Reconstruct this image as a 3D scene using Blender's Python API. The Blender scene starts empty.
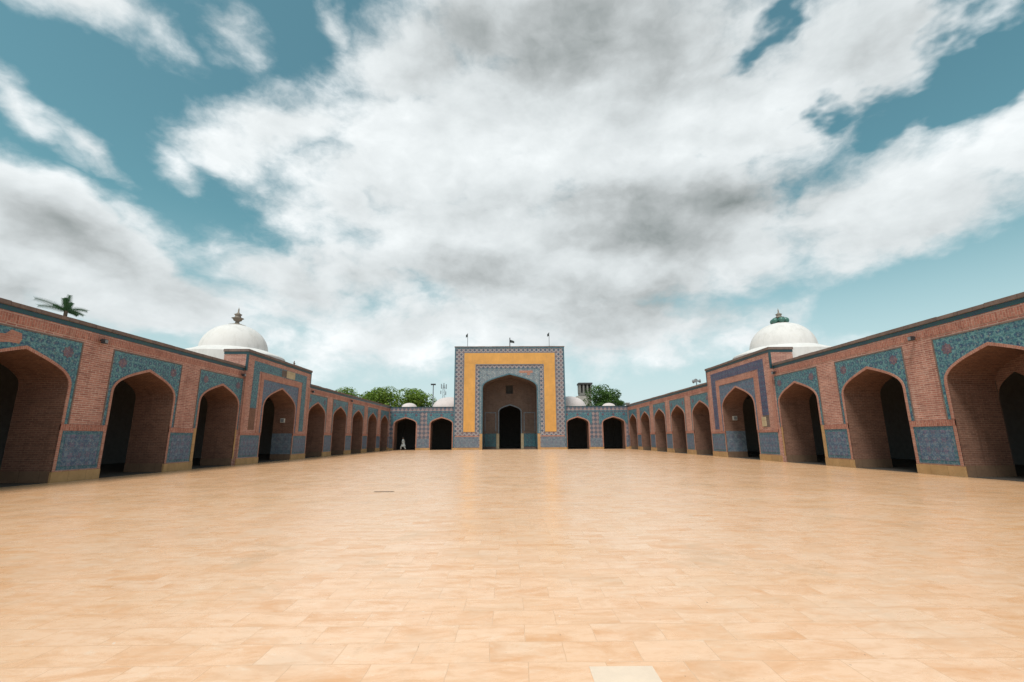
import bpy, bmesh, math, random
from mathutils import Vector, Matrix, Euler
R_ = math.radians
rnd = random.Random(7)
sc = bpy.context.scene
col = sc.collection

# ------------------------------------------------------------------ camera
FPX, PITCH, ROLL, YAW, EYE = 460.65, 0.20870, -0.005572, 0.009554, 1.4
XL, XR, D, H = 15.68, 15.95, 61.88, 5.73
cF = Vector((math.sin(YAW)*math.cos(PITCH), math.cos(YAW)*math.cos(PITCH), math.sin(PITCH)))
cR0 = Vector((math.cos(YAW), -math.sin(YAW), 0)); cU0 = cR0.cross(cF)
cR = math.cos(ROLL)*cR0 + math.sin(ROLL)*cU0; cU = -math.sin(ROLL)*cR0 + math.cos(ROLL)*cU0
cam = bpy.data.cameras.new('camera'); co = bpy.data.objects.new('camera', cam); col.objects.link(co)
cam.sensor_width = 36; cam.lens = FPX/1024*36; cam.clip_end = 5000; cam.clip_start = .05
M = Matrix((cR, cU, -cF)).transposed().to_4x4(); M.translation = (0, 0, EYE); co.matrix_world = M
sc.camera = co
def ray(px, py):
    v = cF + cR*((px-512)/FPX) - cU*((py-341)/FPX); return v.normalized()
def at(px, py, dist):                     # the place a horizontal distance away in that direction
    v = ray(px, py); t = dist/math.hypot(v.x, v.y); return Vector((v.x*t, v.y*t, EYE+v.z*t))

# ------------------------------------------------------------------ node helpers
class NT:
    def __init__(s, tree): s.t = tree; s.n = tree.nodes; s.l = tree.links
    def new(s, typ, **kw):
        n = s.n.new(typ)
        for k, v in kw.items(): setattr(n, k, v)
        return n
    def put(s, sock, v):
        if hasattr(v, 'is_output') or isinstance(v, bpy.types.NodeSocket): s.l.new(v, sock)
        elif v is not None:
            if isinstance(v, (tuple, list)) and sock.type == 'RGBA' and len(v) == 3: v = (*v, 1)
            sock.default_value = v
    def m(s, op, a=None, b=None, c=None, clamp=False):
        n = s.new('ShaderNodeMath', operation=op, use_clamp=clamp)
        for i, v in enumerate((a, b, c)):
            if v is not None: s.put(n.inputs[i], v)
        return n.outputs[0]
    def vm(s, op, a=None, b=None, scale=None):
        n = s.new('ShaderNodeVectorMath', operation=op)
        if a is not None: s.put(n.inputs[0], a)
        if b is not None: s.put(n.inputs[1], b)
        if scale is not None: s.put(n.inputs['Scale'], scale)
        return n.outputs['Value'] if op in ('LENGTH', 'DOT_PRODUCT', 'DISTANCE') else n.outputs[0]
    def mix(s, f, a, b, blend='MIX'):
        n = s.new('ShaderNodeMix', data_type='RGBA', blend_type=blend)
        s.put(n.inputs[0], f); s.put(n.inputs[6], a); s.put(n.inputs[7], b); return n.outputs[2]
    def ramp(s, v, lo, hi, a=0., b=1., smooth=False):
        n = s.new('ShaderNodeMapRange', interpolation_type='SMOOTHSTEP' if smooth else 'LINEAR')
        n.clamp = True
        for i, x in enumerate((v, lo, hi, a, b)): s.put(n.inputs[i], x)
        return n.outputs[0]
    def noise(s, vec, scale, detail=4, rough=.55, out='Fac', dist=0):
        n = s.new('ShaderNodeTexNoise'); s.put(n.inputs['Vector'], vec)
        n.inputs['Scale'].default_value = scale; n.inputs['Detail'].default_value = detail
        n.inputs['Roughness'].default_value = rough; n.inputs['Distortion'].default_value = dist
        return n.outputs[0] if out == 'Fac' else n.outputs[1]
    def xyz(s, v):
        n = s.new('ShaderNodeSeparateXYZ'); s.put(n.inputs[0], v); return n.outputs
    def comb(s, x, y, z=0.):
        n = s.new('ShaderNodeCombineXYZ')
        for i, v in enumerate((x, y, z)): s.put(n.inputs[i], v)
        return n.outputs[0]
MAT = {}
def mat(name, build, rough=.8, spec=.5):
    m = bpy.data.materials.new(name); m.use_nodes = True
    t = NT(m.node_tree); b = t.n['Principled BSDF']
    b.inputs['Roughness'].default_value = rough
    b.inputs['Specular IOR Level'].default_value = spec
    build(t, b); MAT[name] = m; return m
def bump(t, b, h, strength=.4, dist=.01):
    n = t.new('ShaderNodeBump'); n.inputs['Strength'].default_value = strength; n.inputs['Distance'].default_value = dist
    t.put(n.inputs['Height'], h); t.l.new(n.outputs[0], b.inputs['Normal'])
def uvn(t): return t.new('ShaderNodeUVMap').outputs[0]
def pos(t): return t.new('ShaderNodeNewGeometry').outputs['Position']

def brick_mat(name, c1, c2, mortar, bw=.23, bh=.075, ms=.011, vertical=False, stain=.5, tint=(1, 1, 1)):
    def f(t, b):
        uv = uvn(t)
        if vertical:
            o = t.xyz(uv); uv = t.comb(o[1], o[0])
        br = t.new('ShaderNodeTexBrick'); br.offset = .5; br.inputs['Scale'].default_value = 1
        br.inputs['Brick Width'].default_value = bw; br.inputs['Row Height'].default_value = bh
        br.inputs['Mortar Size'].default_value = ms; br.inputs['Mortar Smooth'].default_value = .3
        br.inputs['Bias'].default_value = -.1
        w = t.noise(uv, 2.2, 4, .7, 'Color'); uvw = t.vm('ADD', uv, t.vm('MULTIPLY', t.vm('SUBTRACT', w, (.5, .5, .5)), (.22, .045, 0)))
        t.put(br.inputs['Vector'], uvw)
        t.put(br.inputs['Color1'], c1); t.put(br.inputs['Color2'], c2); t.put(br.inputs['Mortar'], mortar)
        big = t.noise(pos(t), .9, 5, .65); fine = t.noise(pos(t), 9, 4, .7)
        # weathered courses: long low blotches of pale salt and of dark soot
        o = t.xyz(uv); st = t.noise(t.comb(t.m('MULTIPLY', o[0], 1.1), t.m('MULTIPLY', o[1], 11), 3.), 1.5, 5, .75); st2 = t.noise(t.comb(t.m('MULTIPLY', o[0], .9), t.m('MULTIPLY', o[1], 8), 9.), 1.7, 5, .75)
        c = t.mix(t.ramp(big, .35, .7, 0, .5), br.outputs[0], tuple(x*.72 for x in c2))
        c = t.mix(t.ramp(st, .52, .75, 0, stain*.7), c, mortar)
        c = t.mix(t.ramp(st2, .52, .78, 0, .75), c, tuple(x*.45 for x in c2))
        pz = t.xyz(pos(t)); rain = t.noise(t.comb(t.m('MULTIPLY', pz[0], 2.6), t.m('MULTIPLY', pz[1], 2.6), t.m('MULTIPLY', pz[2], .22)), 1., 5, .7)
        c = t.mix(t.ramp(rain, .54, .74, 0, .5), c, tuple(x*.5 for x in c2)); c = t.mix(t.ramp(rain, .28, .42, .35, 0), c, mortar)
        c = t.mix(t.ramp(fine, .35, .75, .25, 0), c, (.05, .03, .025))
        t.l.new(c, b.inputs['Base Color'])
        bump(t, b, t.m('ADD', t.m('MULTIPLY', br.outputs['Fac'], -1), t.m('MULTIPLY', fine, .6)), .5, .02)
    return mat(name, f, .88, .25)
brick_mat('brick', (.58, .265, .20), (.37, .15, .115), (.70, .50, .42), bw=.31, bh=.078, ms=.013, stain=.9)
brick_mat('brick_upright', (.54, .225, .165), (.36, .135, .10), (.60, .39, .31), bw=.2, bh=.085, ms=.010, vertical=True)
brick_mat('brick_rim', (.56, .26, .19), (.46, .19, .14), (.58, .38, .30), bw=.2, bh=.07)
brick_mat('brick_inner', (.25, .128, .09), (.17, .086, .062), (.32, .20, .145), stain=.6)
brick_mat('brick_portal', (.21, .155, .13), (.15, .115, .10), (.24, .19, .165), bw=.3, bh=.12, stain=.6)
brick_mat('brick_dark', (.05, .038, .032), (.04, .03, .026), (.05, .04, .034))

def stone(name, c1, c2, rough=.75, sc_=2.5):
    def f(t, b):
        p = pos(t)
        n = t.noise(p, sc_, 6, .65); n2 = t.noise(p, 14, 4, .7)
        br = t.new('ShaderNodeTexBrick'); t.put(br.inputs['Vector'], uvn(t)); br.inputs['Scale'].default_value = 1
        br.inputs['Brick Width'].default_value = .7; br.inputs['Row Height'].default_value = .4; br.inputs['Mortar Size'].default_value = .006
        t.put(br.inputs['Color1'], (.85, .85, .85)); t.put(br.inputs['Color2'], (1, 1, 1)); t.put(br.inputs['Mortar'], (.5, .45, .4))
        c = t.mix(t.ramp(n, .3, .7), c1, c2); c = t.mix(t.ramp(n2, .55, .8, 0, .5), c, tuple(x*.45 for x in c1))
        c = t.mix(1., c, br.outputs[0], 'MULTIPLY')
        t.l.new(c, b.inputs['Base Color']); bump(t, b, n2, .4, .01)
    return mat(name, f, rough, .3)
stone('sandstone', (.42, .25, .11), (.55, .34, .16))
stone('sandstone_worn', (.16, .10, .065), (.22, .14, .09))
stone('coping_stone', (.24, .17, .14), (.15, .11, .10))
stone('pale_plaster', (.45, .36, .22), (.55, .45, .30))

def motif(t, uv, per, ox=0., oy=0., lobes=6, amp=.1, r0=.27):
    o = t.xyz(t.vm('ADD', t.vm('SCALE', uv, None, 1/per), (ox, oy, 0)))
    fx = t.m('SUBTRACT', t.m('FRACT', o[0]), .5); fy = t.m('SUBTRACT', t.m('FRACT', o[1]), .5)
    r = t.m('SQRT', t.m('ADD', t.m('MULTIPLY', fx, fx), t.m('MULTIPLY', fy, fy)))
    th = t.m('ARCTAN2', fy, fx)
    edge = t.m('ADD', t.m('MULTIPLY', t.m('COSINE', t.m('MULTIPLY', th, lobes)), amp), r0)
    petal = t.ramp(t.m('SUBTRACT', r, edge), -.03, .03, 1, 0)
    core = t.ramp(r, .08, .13, 1, 0)
    ring = t.ramp(t.m('ABSOLUTE', t.m('SUBTRACT', r, .44)), .03, .06, 1, 0)
    return petal, core, ring
def tile_mat(name, base, base2, pet, core_c, vine, per=.27, wear=.5, wearc=(.38, .30, .25), rough=.35, lobes=6):
    def f(t, b):
        uv = uvn(t)
        w = t.noise(uv, 1.7, 2, .5, 'Color'); uvw = t.vm('ADD', uv, t.vm('SCALE', t.vm('SUBTRACT', w, (.5, .5, .5)), None, .22))
        p1, k1, r1 = motif(t, uvw, per, lobes=lobes); p2, k2, r2 = motif(t, uvw, per*.5, .5, .25, 4, .12, .2)
        big = t.noise(pos(t), 1.3, 4, .6); fine = t.noise(pos(t), 22, 3, .7)
        c = t.mix(t.ramp(big, .38, .62), base, base2)
        c = t.mix(t.m('MULTIPLY', r1, .6), c, vine)
        c = t.mix(t.m('MULTIPLY', p2, .55), c, vine)
        c = t.mix(t.m('MULTIPLY', p1, .6), c, pet); c = t.mix(t.m('MULTIPLY', k1, .55), c, core_c)
        mo = t.noise(t.vm('ADD', uv, (ord(name[5]), 3.1, 0)), 9., 3, .6); c = t.mix(t.ramp(mo, .38, .46, .7, 0), c, core_c if name == 'tile_dado' else pet); c = t.mix(t.ramp(mo, .56, .66, 0, .6), c, vine)
        br = t.new('ShaderNodeTexBrick'); br.offset = 0; t.put(br.inputs['Vector'], uv); br.inputs['Scale'].default_value = 1
        br.inputs['Brick Width'].default_value = .17; br.inputs['Row Height'].default_value = .17; br.inputs['Mortar Size'].default_value = .004
        t.put(br.inputs['Color1'], (.7, .75, .8)); t.put(br.inputs['Color2'], (1.15, 1.1, 1.05)); t.put(br.inputs['Mortar'], (.6, .55, .5))
        c = t.mix(1., c, br.outputs[0], 'MULTIPLY')
        dm = t.noise(pos(t), 5, 6, .75)
        c = t.mix(t.ramp(dm, .60, .66, 0, wear), c, wearc)
        c = t.mix(t.ramp(fine, .5, .8, 0, .35), c, (.5, .55, .52))
        t.l.new(c, b.inputs['Base Color'])
        t.l.new(t.ramp(dm, .5, .66, rough, .8), b.inputs['Roughness'])
        bump(t, b, t.m('ADD', fine, br.outputs['Fac']), .25, .005)
    return mat(name, f, rough, .4)
tile_mat('tile_turquoise', (.03, .125, .17), (.05, .175, .215), (.02, .05, .14), (.30, .36, .34), (.15, .32, .33))
tile_mat('tile_dado', (.05, .12, .205), (.065, .14, .22), (.19, .13, .19), (.07, .08, .18), (.17, .22, .27), per=.36, wearc=(.3, .2, .17))
tile_mat('tile_border', (.03, .14, .18), (.04, .16, .20), (.16, .20, .24), (.03, .05, .14), (.03, .09, .15), per=.17)
tile_mat('tile_indigo', (.035, .035, .11), (.055, .05, .13), (.03, .12, .20), (.30, .22, .22), (.13, .10, .16), per=.36)
tile_mat('tile_slate', (.09, .16, .21), (.15, .22, .27), (.36, .40, .40), (.05, .08, .16), (.28, .26, .27), per=.7)
tile_mat('tile_portal_dado', (.10, .15, .20), (.13, .18, .23), (.17, .16, .21), (.09, .11, .16), (.20, .24, .28), per=.6)
tile_mat('tile_inner_dado', (.02, .11, .15), (.03, .14, .17), (.02, .05, .10), (.12, .14, .14), (.05, .15, .17), per=.6)
tile_mat('tile_medallion', (.12, .07, .10), (.16, .09, .11), (.05, .05, .13), (.3, .2, .2), (.2, .12, .13), per=.16)
def green(t, b):
    n = t.noise(pos(t), 7, 5, .7); n2 = t.noise(pos(t), .8, 3, .6)
    c = t.mix(t.ramp(n, .35, .65), (.008, .065, .06), (.012, .04, .075))
    c = t.mix(t.ramp(n2, .5, .75, 0, .35), c, (.06, .09, .08)); t.l.new(c, b.inputs['Base Color'])
mat('tile_green', green, .4)
def diamond(name, ca, cb, cc, per, inner=True):
    def f(t, b):
        uv = uvn(t); o = t.xyz(uv)
        a = t.m('DIVIDE', t.m('ADD', o[0], o[1]), per); d = t.m('DIVIDE', t.m('SUBTRACT', o[0], o[1]), per)
        fa = t.m('SUBTRACT', t.m('FRACT', a), .5); fd = t.m('SUBTRACT', t.m('FRACT', d), .5)
        par = t.m('FLOORED_MODULO', t.m('ADD', t.m('FLOOR', a), t.m('FLOOR', d)), 2.)
        mx = t.m('MAXIMUM', t.m('ABSOLUTE', fa), t.m('ABSOLUTE', fd))
        c = t.mix(par, ca, cb)
        c = t.mix(t.ramp(mx, .40, .43), c, cc)
        if inner: c = t.mix(t.ramp(mx, .30, .33, 1, 0), cb, t.mix(par, ca, cc))
        n = t.noise(pos(t), 2.2, 6, .7); n2 = t.noise(pos(t), .45, 4, .6)
        c = t.mix(t.ramp(n, .55, .68, 0, .5), c, (.34, .23, .19))
        c = t.mix(t.ramp(n2, .4, .7, .1, .55), c, (.17, .15, .16))
        t.l.new(c, b.inputs['Base Color']); bump(t, b, n, .2, .01)
    return mat(name, f, .5, .35)
diamond('diamond_portal', (.045, .08, .13), (.33, .31, .32), (.17, .12, .14), .60)
diamond('diamond_wing', (.06, .10, .145), (.32, .25, .25), (.18, .14, .16), .54, False)
def ochre(t, b):
    n = t.noise(pos(t), .9, 6, .65); n2 = t.noise(pos(t), 9, 4, .7); o = t.xyz(pos(t))
    c = t.mix(t.ramp(n, .35, .65), (.70, .355, .085), (.58, .29, .07)); c = t.mix(t.ramp(n2, .6, .8, 0, .35), c, (.35, .22, .12))
    rows = t.ramp(t.m('ABSOLUTE', t.m('SUBTRACT', t.m('FRACT', t.m('MULTIPLY', o[2], 2.)), .5)), .47, .5, 0, .25)
    c = t.mix(rows, c, (.4, .22, .08)); cols = t.ramp(t.m('ABSOLUTE', t.m('SUBTRACT', t.m('FRACT', t.m('MULTIPLY', o[0], 1.33)), .5)), .475, .5, 0, .25); c = t.mix(cols, c, (.4, .22, .08))
    n3 = t.noise(t.comb(t.m('MULTIPLY', o[0], 2.), 0., t.m('MULTIPLY', o[2], .35)), 1.6, 6, .7); c = t.mix(t.ramp(n3, .52, .72, 0, .55), c, (.42, .25, .11)); t.l.new(c, b.inputs['Base Color']); bump(t, b, n2, .3, .01)
mat('ochre', ochre, .6)
def plain(name, c, rough=.6, var=.25, s=4., metal=0.):
    def f(t, b):
        n = t.noise(pos(t), s, 5, .65); t.l.new(t.mix(t.ramp(n, .35, .7), c, tuple(x*(1-var) for x in c)), b.inputs['Base Color'])
        b.inputs['Metallic'].default_value = metal
    return mat(name, f, rough)
plain('shaded_hall', (.13, .13, .125), .95)  # gloom of the deep interiors put into the wall colour
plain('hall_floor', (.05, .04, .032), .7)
plain('roof_plaster', (.5, .46, .42), .9)
def dome_white(t, b):
    p = pos(t); o = t.xyz(p)
    n = t.noise(t.comb(t.m('MULTIPLY', o[0], 1.), t.m('MULTIPLY', o[1], 1.), t.m('MULTIPLY', o[2], .3)), 2.2, 6, .7)
    c = t.mix(t.ramp(n, .48, .74, 0, .55), (.70, .67, .65), (.46, .43, .40)); pn = t.noise(p, .9, 5, .7); c = t.mix(t.ramp(pn, .55, .6, 0, .35), c, (.66, .62, .58)); t.l.new(c, b.inputs['Base Color']); bump(t, b, n, .2, .03)
mat('dome_white', dome_white, .85)
plain('dome_pink', (.64, .56, .54), .85, .12, 1.)
plain('finial_stone', (.26, .22, .18), .7); plain('finial_green', (.06, .17, .14), .35); plain('grey_paint', (.22, .24, .26), .5)
plain('dark_metal', (.035, .035, .04), .5); plain('bark', (.12, .085, .06), .95); plain('white_box', (.62, .62, .58), .5)
plain('concrete', (.26, .25, .23), .9, .3); plain('concrete_dark', (.07, .07, .07), .9); plain('flag_dark', (.05, .06, .06), .8)
plain('skin', (.20, .11, .07), .6); plain('white_cloth', (.30, .335, .335), .9, .12); plain('hair', (.01, .01, .01), .7)
plain('earth', (.23, .17, .11), .95); plain('pale_slab', (.84, .65, .50), .45, .12, 5)
def leafm(name, a, b_, c_):
    def f(t, b):
        oi = t.noise(pos(t), .7, 3, .6); n2 = t.noise(pos(t), 5, 2, .5)
        c = t.mix(t.ramp(oi, .35, .65), a, b_); c = t.mix(t.ramp(n2, .5, .75), c, c_); t.l.new(c, b.inputs['Base Color'])
        b.inputs['Subsurface Weight'].default_value = 0
        tr = t.new('ShaderNodeBsdfTranslucent'); t.l.new(c, tr.inputs[0]); mx = t.new('ShaderNodeMixShader'); mx.inputs[0].default_value = .3
        t.l.new(b.outputs[0], mx.inputs[1]); t.l.new(tr.outputs[0], mx.inputs[2]); t.l.new(mx.outputs[0], t.n['Material Output'].inputs[0])
    return mat(name, f, .6, .3)
leafm('leaf', (.15, .25, .035), (.24, .32, .05), (.08, .16, .025)); leafm('leaf_deep', (.065, .14, .035), (.11, .19, .04), (.04, .09, .02))
leafm('palm_leaf', (.035, .095, .04), (.05, .12, .045), (.07, .13, .05))

def floor_m(t, b):
    p = pos(t); o = t.xyz(p)
    w = t.noise(p, 1.3, 3, .5, 'Color'); q = t.vm('ADD', p, t.vm('SCALE', t.vm('SUBTRACT', w, (.5, .5, .5)), None, .05))
    def br(bw, rh, c1, c2, mo, ms, off):
        n = t.new('ShaderNodeTexBrick'); n.offset = .5; n.inputs['Scale'].default_value = 1
        t.put(n.inputs['Vector'], t.vm('ADD', q, off))
        n.inputs['Brick Width'].default_value = bw; n.inputs['Row Height'].default_value = rh
        n.inputs['Mortar Size'].default_value = ms; n.inputs['Mortar Smooth'].default_value = .6
        t.put(n.inputs['Color1'], c1); t.put(n.inputs['Color2'], c2); t.put(n.inputs['Mortar'], mo); return n
    A = br(.50, .305, (0, 0, 0), (1, 1, 1), (.5, .5, .5), .004, (.13, .05, 0))
    tone = A.outputs[0]; joint = A.outputs['Fac']
    o2 = t.xyz(tone)[0]
    veins = t.noise(t.comb(t.m('MULTIPLY', o[0], .55), t.m('MULTIPLY', o[1], 1.6), t.m('MULTIPLY', o2, 7.)), 2.2, 7, .68, dist=.8)
    big = t.noise(p, .22, 4, .6); mid = t.noise(p, 1.1, 5, .65)
    light = (.88, .585, .40); mids = (.84, .49, .28); deep = (.70, .335, .14)
    c = t.mix(t.ramp(o2, .0, 1., .28, .72), light, mids)
    c = t.mix(t.ramp(veins, .46, .68, 0, .85), c, deep)
    c = t.mix(t.ramp(mid, .5, .72, 0, .45), c, (.64, .47, .34))
    c = t.mix(t.ramp(big, .5, .75, 0, .5), c, (.70, .40, .19))
    c = t.mix(t.m('MULTIPLY', joint, .38), c, (.42, .25, .13))
    gr = t.noise(t.comb(t.m('MULTIPLY', o[0], .8), t.m('MULTIPLY', o[1], 1.9), t.m('MULTIPLY', o2, 3.)), 5.5, 7, .75, dist=.5)
    c = t.mix(t.ramp(gr, .50, .66, 0, .50), c, (.66, .34, .155)); c = t.mix(t.ramp(gr, .30, .44, .5, 0), c, (.86, .66, .50))
    side_dirt_vignette = t.m('ADD', t.ramp(t.m('ABSOLUTE', o[0]), 3., 15., 0, .46), t.m('MULTIPLY', t.m('SUBTRACT', t.noise(p, .16, 5, .65), .5), 1.1))  # dirt at the sides plus a lens vignette painted in, browner away from centre
    c = t.mix(t.ramp(side_dirt_vignette, .10, .55, 0, .62), c, (.54, .28, .12))
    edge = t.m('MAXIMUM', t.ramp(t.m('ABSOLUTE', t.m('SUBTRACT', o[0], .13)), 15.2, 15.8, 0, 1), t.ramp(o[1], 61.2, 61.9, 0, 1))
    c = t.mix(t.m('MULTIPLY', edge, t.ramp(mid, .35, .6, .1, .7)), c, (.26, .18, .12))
    st = t.noise(p, .55, 7, .72, dist=.6); c = t.mix(t.ramp(st, .57, .64, 0, .35), c, (.55, .34, .19))
    sp = t.noise(p, 16, 3, .6); c = t.mix(t.ramp(sp, .70, .76, 0, .7), c, (.85, .76, .66))
    sp2 = t.noise(p, 23, 2, .5); c = t.mix(t.ramp(sp2, .745, .78, 0, .8), c, (.18, .10, .06))
    t.l.new(c, b.inputs['Base Color'])
    r = t.m('ADD', t.ramp(veins, .3, .7, .19, .30), t.ramp(mid, .4, .7, 0, .10)); t.l.new(r, b.inputs['Roughness'])
    bump(t, b, t.m('ADD', t.m('ADD', t.m('MULTIPLY', veins, .6), t.m('MULTIPLY', sp, .15)), t.m('MULTIPLY', joint, -.5)), .13, .004)
mat('courtyard_floor', floor_m, .35, .5)

# ------------------------------------------------------------------ mesh helpers
class MB:
    """Collects faces given in a wall's own (u along, d into the wall, z up) frame, with metre UVs."""
    def __init__(s, T=None): s.v = []; s.f = []; s.uv = []; s.T = T or (lambda u, d, z: (u, d, z))
    def face(s, pts, uvs=None, raw=False):
        i = len(s.v)
        if uvs is None:
            a = Vector(pts[0]); n = (Vector(pts[1])-a).cross(Vector(pts[2])-a)
            ax = max(range(3), key=lambda k: abs(n[k]))
            if ax == 1: uvs = [(p[0], p[2]) for p in pts]
            elif ax == 0: uvs = [(p[1], p[2]) for p in pts]
            else: uvs = [(p[0], p[1]) for p in pts]
        s.v += [Vector(p) if raw else Vector(s.T(*p)) for p in pts]; s.f.append(list(range(i, i+len(pts)))); s.uv += uvs
    def box(s, u0, u1, d0, d1, z0, z1):
        P = lambda a, b, c: (a, b, c)
        s.face([P(u0, d0, z0), P(u1, d0, z0), P(u1, d0, z1), P(u0, d0, z1)]); s.face([P(u0, d1, z0), P(u1, d1, z0), P(u1, d1, z1), P(u0, d1, z1)])
        s.face([P(u0, d0, z0), P(u0, d1, z0), P(u0, d1, z1), P(u0, d0, z1)]); s.face([P(u1, d0, z0), P(u1, d1, z0), P(u1, d1, z1), P(u1, d0, z1)])
        s.face([P(u0, d0, z1), P(u1, d0, z1), P(u1, d1, z1), P(u0, d1, z1)]); s.face([P(u0, d0, z0), P(u1, d0, z0), P(u1, d1, z0), P(u0, d1, z0)])
        return s
    def rect(s, u0, u1, z0, z1, d): s.face([(u0, d, z0), (u1, d, z0), (u1, d, z1), (u0, d, z1)]); return s
    def lathe(s, c, prof, n=48, raw=True, tw=0, flute=None):
        for k in range(n):
            for (r0, z0), (r1, z1) in zip(prof, prof[1:]):
                a, b = 2*math.pi*k/n+tw, 2*math.pi*(k+1)/n+tw
                q = [(c[0]+r*math.cos(t), c[1]+r*math.sin(t), c[2]+z) for r, z, t in ((r0, z0, a), (r0, z0, b), (r1, z1, b), (r1, z1, a))]
                s.face(q, [(a*r0, z0), (b*r0, z0), (b*r0, z1), (a*r0, z1)], raw=True)
        return s
    def tube(s, pts, rad, n=8):
        ps = [Vector(p) for p in pts]; rs = rad if isinstance(rad, (list, tuple)) else [rad]*len(ps); rings = []
        for i, p in enumerate(ps):
            t = (ps[min(i+1, len(ps)-1)]-ps[max(i-1, 0)]).normalized(); a = t.orthogonal().normalized() if abs(t.z) > .9 else t.cross(Vector((0, 0, 1))).normalized(); b = t.cross(a)
            rings.append([p+(a*math.cos(2*math.pi*k/n)+b*math.sin(2*math.pi*k/n))*rs[i] for k in range(n)])
        for i in range(len(rings)-1):
            for k in range(n): s.face([rings[i][k], rings[i][(k+1) % n], rings[i+1][(k+1) % n], rings[i+1][k]], [(0, 0), (1, 0), (1, 1), (0, 1)], raw=True)
        for r in (rings[0], rings[-1]): s.face(r, [(0, 0)]*n, raw=True)
        return s
    def build(s, name, mname, parent=None, smooth=False, merge=False):
        me = bpy.data.meshes.new(name)
        off = Vector(parent['_o']) if parent is not None and '_o' in parent else Vector((0, 0, 0))
        me.from_pydata([tuple(v-off) for v in s.v], [], s.f)
        ul = me.uv_layers.new(name='UVMap'); i = 0
        flat = [c for uv in s.uv for c in uv]; ul.data.foreach_set('uv', flat)
        bm = bmesh.new(); bm.from_mesh(me)
        bmesh.ops.remove_doubles(bm, verts=bm.verts, dist=.0004)
        bmesh.ops.recalc_face_normals(bm, faces=bm.faces); bm.to_mesh(me); bm.free()
        me.materials.append(MAT[mname])
        if smooth:
            me.polygons.foreach_set('use_smooth', [True]*len(me.polygons))
        o = bpy.data.objects.new(name, me); col.objects.link(o)
        if parent is not None:
            o.parent = parent
            if '_o' in parent: o['_o'] = tuple(off)
        return o
def tag(o, label=None, cat=None, group=None, kind=None):
    for k, v in (('label', label), ('category', cat), ('group', group), ('kind', kind)):
        if v: o[k] = v
    return o
def thing(name, label, cat, loc, group=None):
    o = bpy.data.objects.new(name, None); col.objects.link(o); o.location = loc; o['_o'] = tuple(loc); o.empty_display_size = .3
    return tag(o, label, cat, group)

# ------------------------------------------------------------------ arches
def coping(T, u0, u1, d0, d1, z0, z1, root):
    m = MB(T); u = u0
    while u < u1-.01:
        L = rnd.uniform(.7, 1.3); v = u+L if u+L < u1-.4 else u1
        e = rnd.uniform(-.012, .010); m.box(u, v-(.012 if v < u1 else 0), d0+rnd.uniform(0, .012), d1, z0, z1+e); u = v
    return m.build('coping', 'coping_stone', root)
def prof(c, w, zs, za, n=10):
    """upper curve of a four-centred arch, left spring -> apex -> right spring"""
    h = za-zs; L = []
    P = [(w, zs), (w*.995, zs+.46*h), (w*.66, zs+.66*h), (0, za)]
    for i in range(n+1):
        t = i/n; a = [(1-t)**3, 3*t*(1-t)**2, 3*t*t*(1-t), t**3]
        L.append((sum(k*p[0] for k, p in zip(a, P)), sum(k*p[1] for k, p in zip(a, P))))
    return [(c-x, z) for x, z in L] + [(c+x, z) for x, z in reversed(L[:-1])]
def above(mb, pf, ztop, d):
    for (a, za), (b, zb) in zip(pf, pf[1:]):
        mb.face([(a, d, za), (b, d, zb), (b, d, ztop), (a, d, ztop)])
def wallface(mb, u0, u1, z0, z1, d, arches):
    """arches: list of (c, w, zs, za)"""
    u = u0
    for c, w, zs, za in arches:
        if c-w > u: mb.rect(u, c-w, z0, z1, d)
        above(mb, prof(c, w, zs, za), z1, d); u = c+w
    if u1 > u: mb.rect(u, u1, z0, z1, d)
def tunnel(mb, a, z0, d0, d1):
    c, w, zs, za = a; pf = [(c-w, z0)]+prof(c, w, zs, za)+[(c+w, z0)]; L = 0
    for (a0, za0), (b0, zb0) in zip(pf, pf[1:]):
        dl = math.hypot(b0-a0, zb0-za0)
        jamb = abs(a0-b0) < 1e-6
        va, vb = (za0, zb0) if jamb else (L, L+dl)
        mb.face([(a0, d0, za0), (a0, d1, za0), (b0, d1, zb0), (b0, d0, zb0)], [(d0, va), (d1, va), (d1, vb), (d0, vb)]); L += dl
def rim(mb, a, z0, wd, d0, d1):
    c, w, zs, za = a
    i = [(c-w, z0)]+prof(c, w, zs, za)+[(c+w, z0)]; o = [(c-w-wd, z0)]+prof(c, w+wd, zs, za+wd*1.15)+[(c+w+wd, z0)]; L = 0
    for k in range(len(i)-1):
        dl = math.hypot(i[k+1][0]-i[k][0], i[k+1][1]-i[k][1])
        mb.face([(i[k][0], d0, i[k][1]), (i[k+1][0], d0, i[k+1][1]), (o[k+1][0], d0, o[k+1][1]), (o[k][0], d0, o[k][1])], [(0, L), (0, L+dl), (wd, L+dl), (wd, L)])
        for q in (i, o): mb.face([(q[k][0], d0, q[k][1]), (q[k+1][0], d0, q[k+1][1]), (q[k+1][0], d1, q[k+1][1]), (q[k][0], d1, q[k][1])], [(0, L), (0, L+dl), (.03, L+dl), (.03, L)])
        L += dl
def spandrel(mb, a, hw, zb, zt, wd, d):
    c, w, zs, za = a
    above(mb, prof(c, w+wd, zs, za+wd*1.15), zt, d)
    mb.rect(c-hw, c-w-wd, zb, zt, d); mb.rect(c+w+wd, c+hw, zb, zt, d)
def border(mb, c, hw, zb, zt, t, d0, d1, hi=None):
    mb.box(c-hw-t, c-hw, d0, d1, zb, zt+t); mb.box(c+hw, c+hw+t, d0, d1, zb, zt+t); mb.box(c-hw, c+hw, d0, d1, zt, zt+t)
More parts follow.
